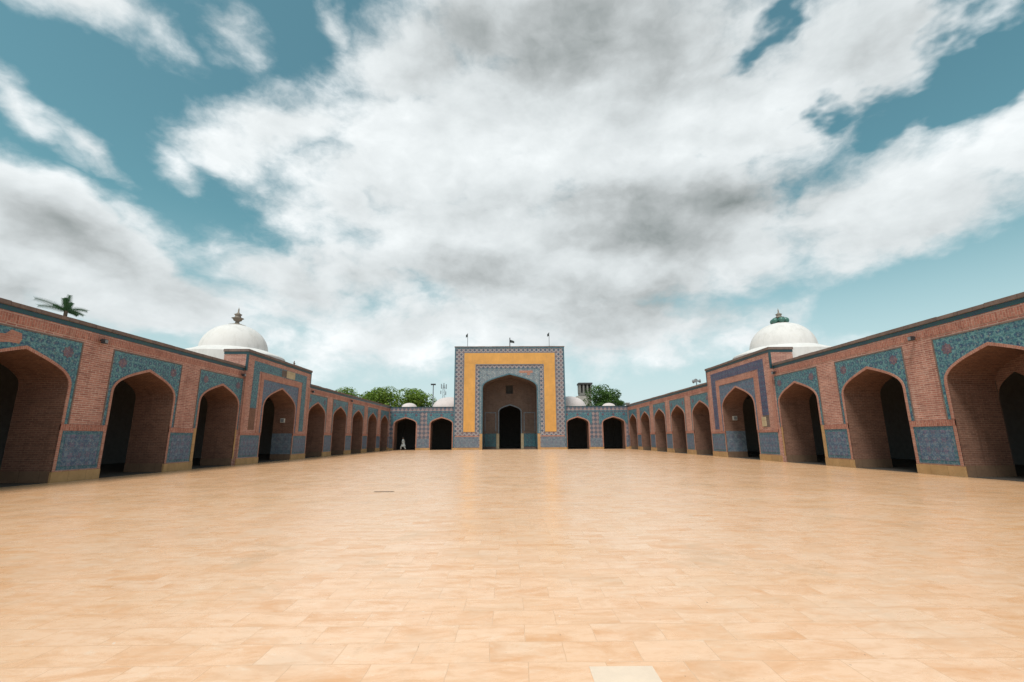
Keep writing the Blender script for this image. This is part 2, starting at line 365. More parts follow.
def rosette(T, parent, u, z, r, d):
    m = MB(T); n = 32; ring = []
    for k in range(n):
        a = 2*math.pi*k/n; q = r*(1+.14*math.cos(8*a)); ring.append((u+q*math.cos(a), z+q*math.sin(a)))
    for k in range(n):
        a, b = ring[k], ring[(k+1) % n]
        m.face([(u, d-.012, z), (a[0], d-.008, a[1]), (b[0], d-.008, b[1])], [(u, z), a, b])
        m.face([(a[0], d-.008, a[1]), (b[0], d-.008, b[1]), (b[0], d, b[1]), (a[0], d, a[1])], [a, b, b, a])
    o = m.build('medallion', 'tile_medallion', parent); return o

TL = lambda u, d, z: (-XL-d, u, z)
TR = lambda u, d, z: (XR+d, u, z)
TB = lambda u, d, z: (u, D+d, z)
THICK = 1.75
PW = .0

def pier(T, root, u0, u1, quoin=0, zt=1.80, dado='tile_dado', skip_plinth=False, d=0.):
    """dressing of the pier between u0 and u1 below the arches: plinth, framed tile dado, brick edging"""
    w = .13
    MB(T).box(u0-.015, u1+.015, d-.03, d+.04, 0, .355).build('plinth', 'sandstone', root)
    q0 = u0+w; q1 = u1-w
    if quoin < 0: MB(T).box(u0, u0+.20, d-.022, d+.02, .358, 1.99).build('quoin', 'sandstone', root); q0 = u0+.22
    if quoin > 0: MB(T).box(u1-.20, u1, d-.022, d+.02, .358, 1.99).build('quoin', 'sandstone', root); q1 = u1-.22
    p = MB(T).box(q0, q1, d-.010, d+.01, .40, 1.76).build('dado_panel', 'tile_border', root)
    MB(T).box(q0+.13, q1-.13, d-.016, d-.006, .53, 1.63).build('dado_field', dado, p)
    MB(T).box(u0 if quoin >= 0 else q0-.015, u1 if quoin <= 0 else q1+.015, d-.024, d+.02, 1.765, 1.985).build('soldier_course', 'brick_upright', root)

def arcade(T, origin, label, u0, u1, bays, quoins={}, lost=None, near=True):
    root = thing('brick_arcade', label, 'arcade', origin, 'brick arcades along the sides of the courtyard')
    arch = [(c, 1.69, 3.30, 4.34) for c in bays]
    m = MB(T); wallface(m, u0, u1, 0, 5.44, 0, arch); wallface(m, u0, u1, 0, 5.44, THICK, arch)
    m.rect(u0, u1, 5.44, 5.45, 0)
    for u in (u0, u1): m.face([(u, 0, 0), (u, THICK, 0), (u, THICK, 5.44), (u, 0, 5.44)])
    m.build('wall', 'brick', root)
    MB(T).box(u0, u1, -.012, .3, 5.425, 5.585).build('tile_band', 'tile_green', root)
    coping(T, u0, u1, -.055, .45, 5.588, 5.73, root)
    MB(T).box(u0, u1, -.010, .05, 5.09, 5.36).build('frieze', 'brick_upright', root)
    for i, a in enumerate(arch):
        c, w, zs, za = a
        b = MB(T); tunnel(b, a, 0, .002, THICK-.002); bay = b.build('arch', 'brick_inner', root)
        r = MB(T); rim(r, a, 2.0, .10, -.03, .01); r.build('arch_rim', 'brick_rim', bay)
        r = MB(T); r.box(c-w-.11, c-w, -.02, .02, .36, 1.99); r.build('edging', 'brick_rim', bay) if (i not in quoins or quoins[i] not in (-1, 2)) else None
        r = MB(T); r.box(c+w, c+w+.11, -.02, .02, .36, 1.99); r.build('quoin' if c == 25.40 else 'edging', 'sandstone' if c == 25.40 else 'brick_rim', bay) if (i not in quoins or quoins[i] not in (1, 2)) else None
        s = MB(T); spandrel(s, a, 1.93, 1.99, 4.93, .10, -.006); sp = s.build('spandrel_panel', 'tile_turquoise', root)
        s = MB(T); border(s, c, 1.93, 1.99, 4.93, .045, -.02, .01); s.build('border', 'coping_stone', sp)
        rosette(T, sp, c-1.45, 4.50, .19, -.006); rosette(T, sp, c+1.45, 4.50, .19, -.006)
        for e in (-1, 1):
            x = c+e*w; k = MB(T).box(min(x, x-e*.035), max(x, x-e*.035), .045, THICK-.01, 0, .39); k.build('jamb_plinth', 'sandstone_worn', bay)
    edges = [u0]+[v for c in bays for v in (c-1.69, c+1.69)]+[u1]
    for k in range(0, len(edges), 2):
        a, b = edges[k], edges[k+1]
        if b-a > .6: pier(T, root, a, b, quoin=quoins.get(('p', k//2), 0))
    # dim gallery behind the arches
    g = MB(T); e = 9.
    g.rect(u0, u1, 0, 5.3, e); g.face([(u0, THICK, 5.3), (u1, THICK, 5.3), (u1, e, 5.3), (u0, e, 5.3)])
    g.build('gallery_vault', 'shaded_hall', root)
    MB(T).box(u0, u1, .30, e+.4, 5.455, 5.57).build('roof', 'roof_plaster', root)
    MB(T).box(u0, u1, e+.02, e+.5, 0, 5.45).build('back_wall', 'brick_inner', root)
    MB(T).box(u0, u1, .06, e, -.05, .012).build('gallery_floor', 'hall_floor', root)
    return root, arch

IC = 31.87
near_bays = [9.56, 14.84, 20.12, 25.40]; far_bays = [38.38, 43.66, 48.94, 54.22, 59.50]
for nm, T, X in (('left', TL, -XL), ('right', TR, XR)):
    side = 'left' if nm == 'left' else 'right'
    a1, _ = arcade(T, (X, 17, 0), f'nearer brick arcade on the {side} side, with turquoise tile panels over its big arches', 7.2, 27.30, near_bays, {('p', 3): 1,})
    a2, _ = arcade(T, (X, 49, 0), f'farther brick arcade on the {side} side, running from the raised iwan to the far corner', 36.44, D, far_bays)
    for k in (0, 1):
        pass
    # closing walls of the galleries
    MB(T).box(6.9, 7.2, 0, 9.5, 0, 5.45).build('end_wall', 'brick_inner', a1)
    if nm == 'left':
        m = MB(T); pts = [(13.5, 4.30), (14.3, 4.46), (14.60, 4.46), (14.66, 4.62), (14.62, 4.80), (14.3, 4.86), (14.15, 4.70), (13.8, 4.66), (13.5, 4.6)]
        m.face([(u, -.018, z) for u, z in pts]); 
        for p, q in zip(pts, pts[1:]+pts[:1]): m.face([(p[0], -.018, p[1]), (q[0], -.018, q[1]), (q[0], -.003, q[1]), (p[0], -.003, p[1])])
        tag(m.build('bare_patch', 'brick_rim', a1), 'bare brick patch where tiles have fallen off')
    else:
        # a narrower inner doorway at the back of the nearest right arch
        m = MB(T); wallface(m, 13.15, 16.53, 0, 4.4, THICK+.02, [(15.84, .68, 2.75, 3.6)]); m.build('inner_wall', 'brick_inner', a1)

    # ---- raised iwan in the middle of the side
    rt = thing('brick_iwan', f'raised brick iwan on the {side} side framed by a ' + ('turquoise' if nm == 'left' else 'dark indigo') + ' tile band', 'iwan', (X, IC, 0), 'raised iwans in the side arcades')
    a = (IC, 2.22, 3.42, 4.80); Z = 6.75; f = -.12; u0, u1 = IC-4.55, IC+4.55
    m = MB(T); wallface(m, u0, u1, 0, Z-.30, f, [a])
    for u in (u0, u1): m.face([(u, f, 0), (u, 1.3, 0), (u, 1.3, Z-.30), (u, f, Z-.30)])
    m.face([(u0, 1.3, 5.4), (u1, 1.3, 5.4), (u1, 1.3, Z-.3), (u0, 1.3, Z-.3)]); m.build('wall', 'brick', rt)
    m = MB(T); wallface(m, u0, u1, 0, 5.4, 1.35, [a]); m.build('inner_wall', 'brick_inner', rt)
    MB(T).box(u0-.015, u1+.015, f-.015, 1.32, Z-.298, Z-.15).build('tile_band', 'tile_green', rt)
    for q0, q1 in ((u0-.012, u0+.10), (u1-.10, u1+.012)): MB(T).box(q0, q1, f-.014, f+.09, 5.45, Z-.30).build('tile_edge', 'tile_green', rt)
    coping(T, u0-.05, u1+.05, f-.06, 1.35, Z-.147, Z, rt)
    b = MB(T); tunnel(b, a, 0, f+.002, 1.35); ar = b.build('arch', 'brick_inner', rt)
    r = MB(T); rim(r, a, 1.85, .10, f-.03, f+.01); r.build('arch_rim', 'brick_rim', ar)
    for e in (-1, 1):
        x = a[0]+e*a[1]
        MB(T).box(min(x, x-e*.03), max(x, x-e*.03), f+.06, 1.34, .40, 1.85).build('jamb_dado', 'tile_portal_dado', ar)
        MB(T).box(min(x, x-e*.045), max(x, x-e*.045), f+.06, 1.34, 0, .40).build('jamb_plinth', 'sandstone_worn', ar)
    s = MB(T); spandrel(s, a, 2.50, 1.85, 5.18, .10, f-.006); s.build('spandrel_panel', 'tile_dado', rt)
    m = MB(T); border(m, IC, 2.50, 1.85, 5.18, .34, f-.035, f+.01); m.build('brick_frame', 'brick_rim', rt)
    bandm = 'tile_turquoise' if nm == 'left' else 'tile_indigo'
    zl, zr = (3.3, 2.0) if nm == 'left' else (2.72, 2.0)
    m = MB(T); m.box(IC-3.75, IC-3.06, f-.014, f+.01, zl, 6.18); m.box(IC+3.06, IC+3.75, f-.014, f+.01, zr, 6.18); m.box(IC-3.06, IC+3.06, f-.014, f+.01, 5.62, 6.18); m.build('outer_tile_band', bandm, rt)
    tag(MB(T).box(IC-3.74, IC-3.07, f-.010, f+.01, 2.0, zl-.005).build('bare_patch', 'brick_inner' if nm == 'left' else 'brick_portal', rt), 'bare brick patch where the band has lost its tiles')
    MB(T).box(u0, u0+.30, f-.02, f+.01, 1.70, 5.35).build('corner_pilaster', 'brick_rim', rt); MB(T).box(u1-.30, u1, f-.02, f+.01, 1.70, 5.35).build('corner_pilaster', 'brick_rim', rt)
    if nm == 'left':
        MB(T).box(IC+.45, IC+1.75, f-.022, f-.005, 5.66, 6.16).build('plaster_patch', 'pale_plaster', rt)
        MB(T).box(IC-.25, IC+.44, f-.020, f-.005, 5.66, 6.12).build('bare_patch', 'brick_portal', rt)
    else:
        MB(T).box(IC-3.4, IC-2.95, f-.045, f-.005, 2.05, 2.62).build('plaster_patch', 'pale_plaster', rt)
    for q0, q1 in ((u0, IC-2.22), (IC+2.22, u1)):
        MB(T).box(q0-.02, q1+.015, f-.03, f+.04, 0, .355).build('plinth', 'sandstone', rt)
        p = MB(T).box(q0+.12, q1-.13, f-.010, f+.01, .40, 1.68).build('dado_panel', 'tile_border', rt)
        MB(T).box(q0+.25, q1-.26, f-.016, f-.006, .53, 1.55).build('dado_field', 'tile_dado', p)
        MB(T).box(q0, q1, f-.022, f+.02, 1.69, 1.84).build('soldier_course', 'brick_upright', rt)
    g = MB(T); e = 9.
    g.rect(u0, u1, 0, 5.3, e); g.face([(u0, 1.35, 5.3), (u1, 1.35, 5.3), (u1, e, 5.3), (u0, e, 5.3)]); g.build('gallery_vault', 'shaded_hall', rt)
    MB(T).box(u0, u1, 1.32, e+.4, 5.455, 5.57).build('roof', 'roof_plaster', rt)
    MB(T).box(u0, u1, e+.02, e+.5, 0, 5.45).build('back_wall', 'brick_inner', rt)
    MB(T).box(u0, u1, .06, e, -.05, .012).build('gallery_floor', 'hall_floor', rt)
    # white box fixed to the far jamb
    bx = thing('loudspeaker', f'small white box loudspeaker on the inner jamb of the {side} iwan', 'loudspeaker', T(IC+2.19, .62, 2.72))
    MB(T).box(IC+2.04, IC+2.19, .50, .78, 2.62, 2.92).build('case', 'white_box', bx); MB(T).box(IC+2.025, IC+2.038, .54, .74, 2.66, 2.88).build('grille', 'grey_paint', bx)
    # ---- dome over the iwan chamber
    cx = -19.18 if nm == 'left' else 19.5
    dm = thing('white_dome', f'large white dome rising behind the {side} iwan, crowned by ' + ('a grey stone finial' if nm == 'left' else 'green glazed knobs'), 'dome', (cx, IC, 5.45), 'large white domes over the side iwans')
    zd = 7.55; zt = 9.36
    MB().lathe((cx, IC, 0), [(3.3, 5.4), (3.3, 7.02), (3.22, 7.10), (2.7, 7.30), (2.3, 7.47), (2.05, 7.50)], 48).build('drum', 'dome_white', dm)
    pr = [(2.12*math.cos(t)**.92 if t < 1.5707 else 0., zd+(zt-zd)*math.sin(t)**1.08) for t in [i*math.pi/2/20 for i in range(21)]]
    pr = [(2.13, zd-.1)]+pr[:-1]+[(.02, zt+.02)]
    MB().lathe((cx, IC, 0), pr, 64).build('shell', 'dome_white', dm, smooth=True)
    fin = [(.62, -.10), (.58, -.02), (.36, .05), (.16, .12), (.12, .26), (.26, .34), (.30, .44), (.40, .50), (.22, .56), (.18, .70), (.26, .78), (.10, .88), (.05, .96), (.045, 1.15), (.0, 1.32)]
    k = 1. if nm == 'left' else .86
    MB().lathe((cx, IC, zt), [(r*k, z*k) for r, z in fin], 20).build('finial', 'finial_stone', dm, smooth=True)
    if nm == 'right':
        for i in range(6):
            t = i*math.pi/3+.3; px_, py_ = cx+.40*math.cos(t), IC+.40*math.sin(t)
            MB().lathe((px_, py_, zt+.17), [(.0, -.22)]+[(.22*math.sin(q), -.22*math.cos(q)) for q in [j*math.pi/8 for j in range(1, 8)]]+[(.0, .22)], 16).build('glazed_knob', 'finial_green', dm, smooth=True)

    # ---- small dark floodlights at the heads of the piers
    spots = [(17.48, 'between its nearest two big arches'), (27.05, 'at the near corner of the iwan')]
    if nm == 'left': spots += [(36.9, 'at the far corner of the iwan'), (46.3, 'midway along the far arcade')]
    for u, where in spots:
        q = thing('floodlight', f'dark floodlight high on the {side} wall {where}', 'floodlight', T(u, -.05, 5.2), 'small floodlights under the coping')
        MB(T).box(u-.03, u+.03, -.14, -.012, 5.16, 5.21).build('bracket', 'dark_metal', q)
        h = MB(T).box(u-.08, u+.08, -.24, -.10, 5.06, 5.22).build('housing', 'dark_metal', q); MB(T).box(u-.06, u+.06, -.253, -.242, 5.08, 5.20).build('glass', 'grey_paint', h)

# ------------------------------------------------------------------ far side: gate portal and two tiled wings
PC = .25
def wing(label, u0, u1, cs, tile_skip=None):
    T = TB; W = 1.42
    root = thing('tiled_arcade', label, 'arcade', ((u0+u1)/2, D, 0), 'low tiled arcades beside the gate')
    arch = [(c, W, 3.36, 4.12) for c in cs]
    m = MB(T); wallface(m, u0, u1, 0, 5.5, 0, arch); wallface(m, u0, u1, 0, 5.5, 1.6, arch); m.build('wall', 'diamond_wing', root)
    MB(T).box(u0, u1, -.02, .3, 5.505, 5.60).build('coping', 'tile_green', root)
    MB(T).box(u0, u1, -.012, .02, 4.90, 5.02).build('tile_band', 'tile_border', root)
    for a in arch:
        b = MB(T); tunnel(b, a, 0, .002, 1.6); bo = b.build('arch', 'brick_inner', root)
        r = MB(T); rim(r, a, .3, .14, -.03, .01); r.build('arch_rim', 'brick_rim', bo)
        s = MB(T); spandrel(s, a, 1.9, 3.3, 4.78, .14, -.008); so = s.build('spandrel_panel', 'tile_turquoise', root)
        for e in (-1, 0, 1): rosette(T, so, a[0]+e*1.4, 4.5, .16, -.008)
    edges = [u0]+[v for c in cs for v in (c-W, c+W)]+[u1]
    for k in range(0, len(edges), 2):
        a, b = edges[k], edges[k+1]
        MB(T).box(a+.12, b-.12, -.012, .02, .27, 1.45).build('dado_panel', 'tile_portal_dado', root)
        MB(T).box(a, b, -.04, .03, 0, .26).build('plinth', 'sandstone', root)
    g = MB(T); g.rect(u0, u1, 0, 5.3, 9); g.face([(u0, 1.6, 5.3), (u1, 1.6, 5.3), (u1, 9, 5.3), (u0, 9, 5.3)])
    g.build('gallery_vault', 'shaded_hall', root)
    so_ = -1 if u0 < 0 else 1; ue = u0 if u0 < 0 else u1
    MB(T).box(min(ue+so_*9, ue), max(ue+so_*9, ue), 8.9, 9.3, 0, 5.5).build('corner_wall', 'shaded_hall', root); MB(T).box(min(ue+so_*9.02, ue+so_*9.3), max(ue+so_*9.02, ue+so_*9.3), .32, 9.3, 0, 5.5).build('corner_wall', 'shaded_hall', root)
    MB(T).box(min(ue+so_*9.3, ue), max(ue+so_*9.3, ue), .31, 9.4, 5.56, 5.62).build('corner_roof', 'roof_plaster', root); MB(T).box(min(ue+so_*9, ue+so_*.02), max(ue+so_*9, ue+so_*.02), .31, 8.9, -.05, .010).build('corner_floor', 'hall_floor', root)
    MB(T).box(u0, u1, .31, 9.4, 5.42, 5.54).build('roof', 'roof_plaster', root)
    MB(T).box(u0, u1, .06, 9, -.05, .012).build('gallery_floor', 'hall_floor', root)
    return root
wl = wing('low tiled arcade left of the tall gate, with two dark arches', -XL, PC-7.44, [-13.55, -8.80])
wr = wing('low tiled arcade right of the tall gate, with two dark arches', PC+7.44, XR, [9.25, 14.0])

T = TB; f = -.2
rt = thing('gate_portal', 'tall square tiled gate with an ochre frame and deep pointed arch at the far end', 'gate', (PC, D, 0))
A = (PC, 3.62, 8.05, 9.85); u0, u1 = PC-7.44, PC+7.44; Z = 13.73
m = MB(T); wallface(m, u0, u1, 0, Z-.12, f, [A])
for u in (u0, u1): m.face([(u, f, 0), (u, 5.5, 0), (u, 5.5, Z-.12), (u, f, Z-.12)])
m.rect(u0, u1, 7.6, Z-.12, 5.5); m.face([(u0, f, Z-.12), (u1, f, Z-.12), (u1, 5.5, Z-.12), (u0, 5.5, Z-.12)])
m.build('wall', 'diamond_portal', rt)
coping(T, u0-.05, u1+.05, f-.06, 5.5, Z-.118, Z, rt)
m = MB(T); border(m, PC, 7.28, .3, Z-.30, .155, f-.03, f+.01); m.build('edge_band', 'tile_border', rt)
m = MB(T); m.box(PC-6.13, PC-4.62, f-.05, f+.01, 2.28, 12.8); m.box(PC+4.62, PC+6.13, f-.05, f+.01, 2.28, 12.8); m.box(PC-4.62, PC+4.62, f-.05, f+.01, 11.26, 12.8); yo = m.build('ochre_frame', 'ochre', rt)
m = MB(T); border(m, PC, 6.13, 2.28, 12.8, .10, f-.035, f+.01); border(m, PC, 4.52, 2.28, 11.16, .098, f-.058, f-.002); m.build('trim', 'tile_portal_dado', yo)
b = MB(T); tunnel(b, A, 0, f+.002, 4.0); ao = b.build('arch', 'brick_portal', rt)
s = MB(T); spandrel(s, A, 3.98, 2.05, 10.62, .16, f-.012); so = s.build('spandrel_panel', 'tile_slate', rt)
r = MB(T); rim(r, A, 2.05, .16, f-.04, f+.01); r.build('arch_rim', 'tile_border', ao)
m = MB(T); border(m, PC, 3.98, 2.05, 10.62, .07, f-.03, f+.01); m.build('border', 'tile_border', so)
for (a0, a1, z0, z1) in ((1.3, 3.1, 10.05, 10.38), (2.35, 2.75, 9.75, 10.06)):
    tag(MB(T).box(PC+a0, PC+a1, f-.024, f-.01, z0, z1).build('bare_patch', 'brick_rim', rt), 'reddish patch where the spandrel has lost its tiles')
for e in (-1, 1):
    def bx(a0, a1): return (PC+min(e*a0, e*a1), PC+max(e*a0, e*a1))
    p = bx(4.10, 7.20); MB(T).box(*p, f-.014, f+.01, .27, 1.62).build('dado_panel', 'tile_portal_dado', rt)
    p = bx(3.63, 7.46); MB(T).box(*p, f-.06, f+.03, 0, .25).build('plinth', 'sandstone', rt)
    p = bx(3.63, 3.98); MB(T).box(*p, f-.045, f+.02, .253, 2.04).build('quoin', 'sandstone', rt)
    p = bx(4.1, 7.2); MB(T).box(*p, f-.02, f+.01, 1.66, 1.80).build('course', 'brick_rim', rt)
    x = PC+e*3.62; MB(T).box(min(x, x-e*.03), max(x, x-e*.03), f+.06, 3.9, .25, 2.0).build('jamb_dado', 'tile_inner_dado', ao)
# back wall of the recess with the inner doorway and the window above it
B2 = (PC+.03, 1.52, 5.1, 6.0); m = MB(T); dW = 3.9
wallface(m, PC-3.7, PC+3.7, 0, 7.65, dW, [B2]); wx = PC-.02
m.rect(PC-3.7, wx-.50, 7.65, 8.85, dW); m.rect(wx+.50, PC+3.7, 7.65, 8.85, dW); m.rect(PC-3.7, PC+3.7, 8.85, 10.4, dW)
bw = m.build('recess_wall', 'brick_portal', rt)
b = MB(T); tunnel(b, B2, 0, dW+.002, dW+1.2); b.build('doorway', 'brick_dark', bw)
b = MB(T); b.box(wx-.5, wx+.5, dW+.002, dW+1.2, 7.65, 8.85); 
b.f = b.f[1:]; i_ = 4; b.v = b.v[4:]; b.uv = b.uv[4:]; b.f = [[k-4 for k in q] for q in b.f]; b.build('window', 'shaded_hall', bw)
r = MB(T); rim(r, B2, .2, .16, dW-.05, dW); r.build('door_rim', 'tile_portal_dado', bw)
for e in (-1, 1):
    def bx(a0, a1): return (PC+.03+min(e*a0, e*a1), PC+.03+max(e*a0, e*a1))
    MB(T).box(*bx(1.95, 3.55), dW-.03, dW, .3, 2.1).build('lower_panel', 'tile_inner_dado', bw)
    n1 = MB(T).box(*bx(2.05, 3.45), dW-.03, dW, 2.5, 4.9).build('niche_panel', 'brick_portal', bw)
    m = MB(T); border(m, PC+.03+e*2.75, .70, 2.4, 4.92, .12, dW-.05, dW-.001); m.build('frame', 'tile_portal_dado', n1)
    MB(T).box(*bx(1.52, 1.90), dW-.055, dW-.002, 0, 2.1).build('quoin', 'pale_plaster', bw)
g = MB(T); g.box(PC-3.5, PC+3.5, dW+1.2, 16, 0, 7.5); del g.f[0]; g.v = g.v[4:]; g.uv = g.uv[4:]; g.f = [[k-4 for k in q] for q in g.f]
g.build('passage', 'shaded_hall', rt)
MB(T).box(PC-3.6, PC+3.6, .0, 4., -.05, .014).build('threshold', 'sandstone_worn', rt)
# flags on the gate
for u, zz, lab, cen in ((PC-5.8, 15.75, 'tiny dark flag on a thin pole on the left end of the gate top', 0), (PC+.05, 15.1, 'small dark flag on a thicker pole above the middle of the gate', 1), (PC+5.5, 15.85, 'tiny dark flag on a thin pole on the right end of the gate top', 0)):
    p = thing('flag', lab, 'flag', (u, D+.6, Z), 'flags on the gate top')
    MB().tube([(u, D+.6, Z-.02), (u, D+.6, zz)], .035 if not cen else .06, 8).build('pole', 'grey_paint' if not cen else 'dark_metal', p)
    m = MB(); n = 6; L = .42 if not cen else .62; hh = .5 if not cen else .42; zc = zz-.02 if not cen else zz-.25; s_ = 1 if cen else -.6
    for i in range(n):
        x0, x1 = i/n, (i+1)/n
        F = lambda x, top: (u+s_*x*L, D+.6+.06*math.sin(x*7), zc-(0 if top else hh*(1-.3*x))-x*.25)
        for dd in (0, .02): m.face([tuple(Vector(F(x0, 0))+Vector((0, dd, 0))), tuple(Vector(F(x1, 0))+Vector((0, dd, 0))), tuple(Vector(F(x1, 1))+Vector((0, dd, 0))), tuple(Vector(F(x0, 1))+Vector((0, dd, 0)))])
    m.build('cloth', 'flag_dark', p)

# domes beyond the far wall
def plain_dome(px, pytop, pxe, dist, label, base=5.55, m_='dome_pink', knob=False):
    c = at(px, pytop, dist); e = at(pxe, pytop, dist); r = abs(e.x-c.x)
    q = thing('roof_dome', label, 'dome', (c.x, c.y, base), 'plain domes on the roof beyond the far wall')
    h = c.z-base; MB().lathe((c.x, c.y, base), [(r*1.06, -.4), (r*1.06, h*.12), (r, h*.14)], 40).build('drum', m_, q)
    MB().lathe((c.x, c.y, base), [(r*math.cos(t), h*.13+h*.87*math.sin(t)) for t in [i*math.pi/2/14 for i in range(14)]]+[(.01, h)], 48).build('shell', m_, q, smooth=True)
    return c, r
plain_dome(450, 397.2, 432.5, 69, 'pale pinkish dome showing behind the left shoulder of the gate')
plain_dome(569, 396.4, 586, 69, 'pale pinkish dome showing behind the right shoulder of the gate')
plain_dome(409.5, 403, 401.5, 66, 'small low dome over the left wing in front of the trees')
plain_dome(608.5, 403, 601.5, 66, 'small low dome over the right wing below the tree')

# lamp post, mast, tower, loudspeaker
c = at(433.4, 384.8, 74); p = thing('lamp_post', 'slim floodlight post standing behind the left wing wall', 'lamp post', (c.x, c.y, 0))
MB().tube([(c.x, c.y, 0), (c.x, c.y, 5), (c.x, c.y, c.z)], [.12, .10, .07], 10).build('pole', 'grey_paint', p)
hd = MB().tube([(c.x-.32, c.y, c.z), (c.x+.32, c.y, c.z)], .04).build('crossbar', 'dark_metal', p)
for e in (-1, 0, 1):
    m = MB(); x = c.x+e*.27; m.box(x-.11, x+.11, c.y-.22, c.y+.10, c.z-.06, c.z+.16); m.build('lamp_head', 'dark_metal', p)
c = at(444, 384, 80); cb = at(444, 399, 80); p = thing('antenna_mast', 'thin telecom mast with clustered antennas behind the left wing', 'antenna mast', (c.x, c.y, 0))
m = MB()
for e in (-1, 1): m.tube([(c.x+e*.16, c.y, 0), (c.x+e*.16, c.y, c.z-.2)], .035, 6)
k = 0
while k*.6+.6 < c.z-.3: m.tube([(c.x-.16, c.y, k*.6), (c.x+.16, c.y, k*.6+.6)], .018, 5); k += 1
m.build('lattice', 'grey_paint', p)
for dx, dz, hh in ((-.42, 0., .8), (.0, .15, .9), (.42, -.05, .8), (-.5, -1.15, .55), (.35, -1.3, .6)):
    MB().box(c.x+dx-.06, c.x+dx+.06, c.y-.15, c.y+.02, c.z+dz-hh, c.z+dz).build('antenna', 'grey_paint', p)
MB().tube([(c.x-.48, c.y-.03, c.z-.7), (c.x+.48, c.y-.03, c.z-.7)], .03, 6).build('crossbar', 'grey_paint', p)

c = at(584.5, 383.3, 95); s = 95/460
p = thing('concrete_tower', 'grey flat-roofed concrete tower beyond the right wing, beside the tree', 'tower', (c.x, c.y, 0))
hw = 5.9*s; zt = c.z
MB().box(c.x-hw*1.5, c.x+hw*.9, c.y-hw, c.y+hw, 0, zt-13*s*1.0).build('lower_block', 'roof_plaster', p)
MB().box(c.x-hw, c.x+hw, c.y-hw*.9, c.y+hw*.9, zt-2.3-.3, zt-2.05).build('floor_slab', 'concrete', p)
m = MB()
for e in (-1, -.35, .35, 1): m.box(c.x+e*hw*.92-.16, c.x+e*hw*.92+.16, c.y-hw*.88, c.y+hw*.88, zt-2.05, zt-.34)
m.build('columns', 'concrete', p)
MB().box(c.x-hw*.8, c.x+hw*.8, c.y-.1, c.y+hw*.6, zt-2.05, zt-.34).build('core', 'concrete', p)
MB().box(c.x-hw*1.15, c.x+hw*1.15, c.y-hw, c.y+hw, zt-.34, zt).build('roof', 'concrete_dark', p)
# small fittings on the wall tops
c = Vector((XR+.35, 36.9, 5.73)); c = Vector((XR+.25, 39.3, 5.73))
p = thing('horn_loudspeaker', 'grey horn loudspeakers on a short post on the right wall top', 'loudspeaker', c)
MB().tube([c, c+Vector((0, 0, .55))], .035).build('post', 'grey_paint', p)
for a in (0, 2.1, 4.2):
    v = Vector((math.cos(a), math.sin(a), 0)); b0 = c+Vector((0, 0, .42)); MB().tube([b0+v*.03, b0+v*.15, b0+v*.32], [.03, .06, .17], 12).build('horn', 'grey_paint', p)
c = Vector((-XL-.3, 34.2, 6.75)); p = thing('roof_finial', 'short reddish post with a crossbar on top of the left iwan', 'post', c)
MB().tube([c, c+Vector((0, 0, .42))], [.06, .03]).build('post', 'brick_inner', p); MB().tube([c+Vector((0, -.15, .25)), c+Vector((0, .15, .25))], .03).build('crossbar', 'brick_inner', p)
c = at(627.5, 402.5, 66); p = thing('roof_vent', 'small grey block on the roof at the far right corner', 'vent', (c.x, c.y, 5.5))
MB().box(c.x-.22, c.x+.22, c.y-.2, c.y+.2, 5.5, c.z-.15).build('shaft', 'concrete', p); MB().box(c.x-.3, c.x+.3, c.y-.28, c.y+.28, c.z-.15, c.z-.03).build('cap', 'concrete', p)

# ------------------------------------------------------------------ trees
def tree(label, px, pytop, dist, rpx, leafmat, seed, squash=.8, n=5200):
    rr = random.Random(seed); top = at(px, pytop, dist); r = rpx/FPX*dist; zc = top.z-r*squash
    root = thing('leafy_tree', label, 'tree', (top.x, top.y, 0), 'broadleaf trees beyond the far wall')
    m = MB(); m.tube([(top.x, top.y, 0), (top.x+.2, top.y, zc*.4), (top.x, top.y, zc*.75), (top.x, top.y, zc)], [.42, .34, .26, .12], 10)
    lobes = []
    for i in range(16):
        a = rr.uniform(0, 2*math.pi); el = rr.uniform(-.35, 1.25); q = rr.uniform(.35, .72)*r
        c = Vector((top.x+q*math.cos(a)*math.cos(el), top.y+q*math.sin(a)*math.cos(el), zc+q*math.sin(el)*squash)); lobes.append((c, rr.uniform(.28, .46)*r))
        m.tube([(top.x, top.y, zc*.62), tuple((Vector((top.x, top.y, zc*.8))+c)/2), tuple(c)], [.14, .09, .03], 6)
    m.build('trunk', 'bark', root)
    verts = []; faces = []
    for i in range(n):
        c, lr = lobes[rr.randrange(len(lobes))]
        v = Vector((rr.gauss(0, 1), rr.gauss(0, 1), rr.gauss(0, 1))).normalized()*lr*rr.uniform(.55, 1.06)**.6; v.z *= .8
        pt = c+v; s_ = rr.uniform(.10, .24)*(r/5)**.5
        e = Euler((rr.uniform(-.9, .9), rr.uniform(-.9, .9), rr.uniform(0, 6.28))).to_matrix()
        b = len(verts)
        for q in ((-1, 0, 0), (0, -.55, 0), (1.3, 0, .15), (0, .55, 0)): verts.append(tuple(pt+e @ Vector(q)*s_))
        faces.append((b, b+1, b+2, b+3))
    off = Vector((top.x, top.y, 0)); me = bpy.data.meshes.new('crown'); me.from_pydata([tuple(Vector(v)-off) for v in verts], [], faces); me.materials.append(MAT[leafmat])
    o = bpy.data.objects.new('crown', me); col.objects.link(o); o.parent = root
tree('round green tree nearest the gate, left of the lamp post', 411, 384, 92, 27, 'leaf', 1, .95, 8000)
tree('green tree second from the gate in the left row, in the middle of it', 383, 383.5, 96, 23, 'leaf', 2, .95, 6500)
tree('small green treetop at the far left end of the row', 348, 388, 100, 19, 'leaf', 3, .7, 4500)
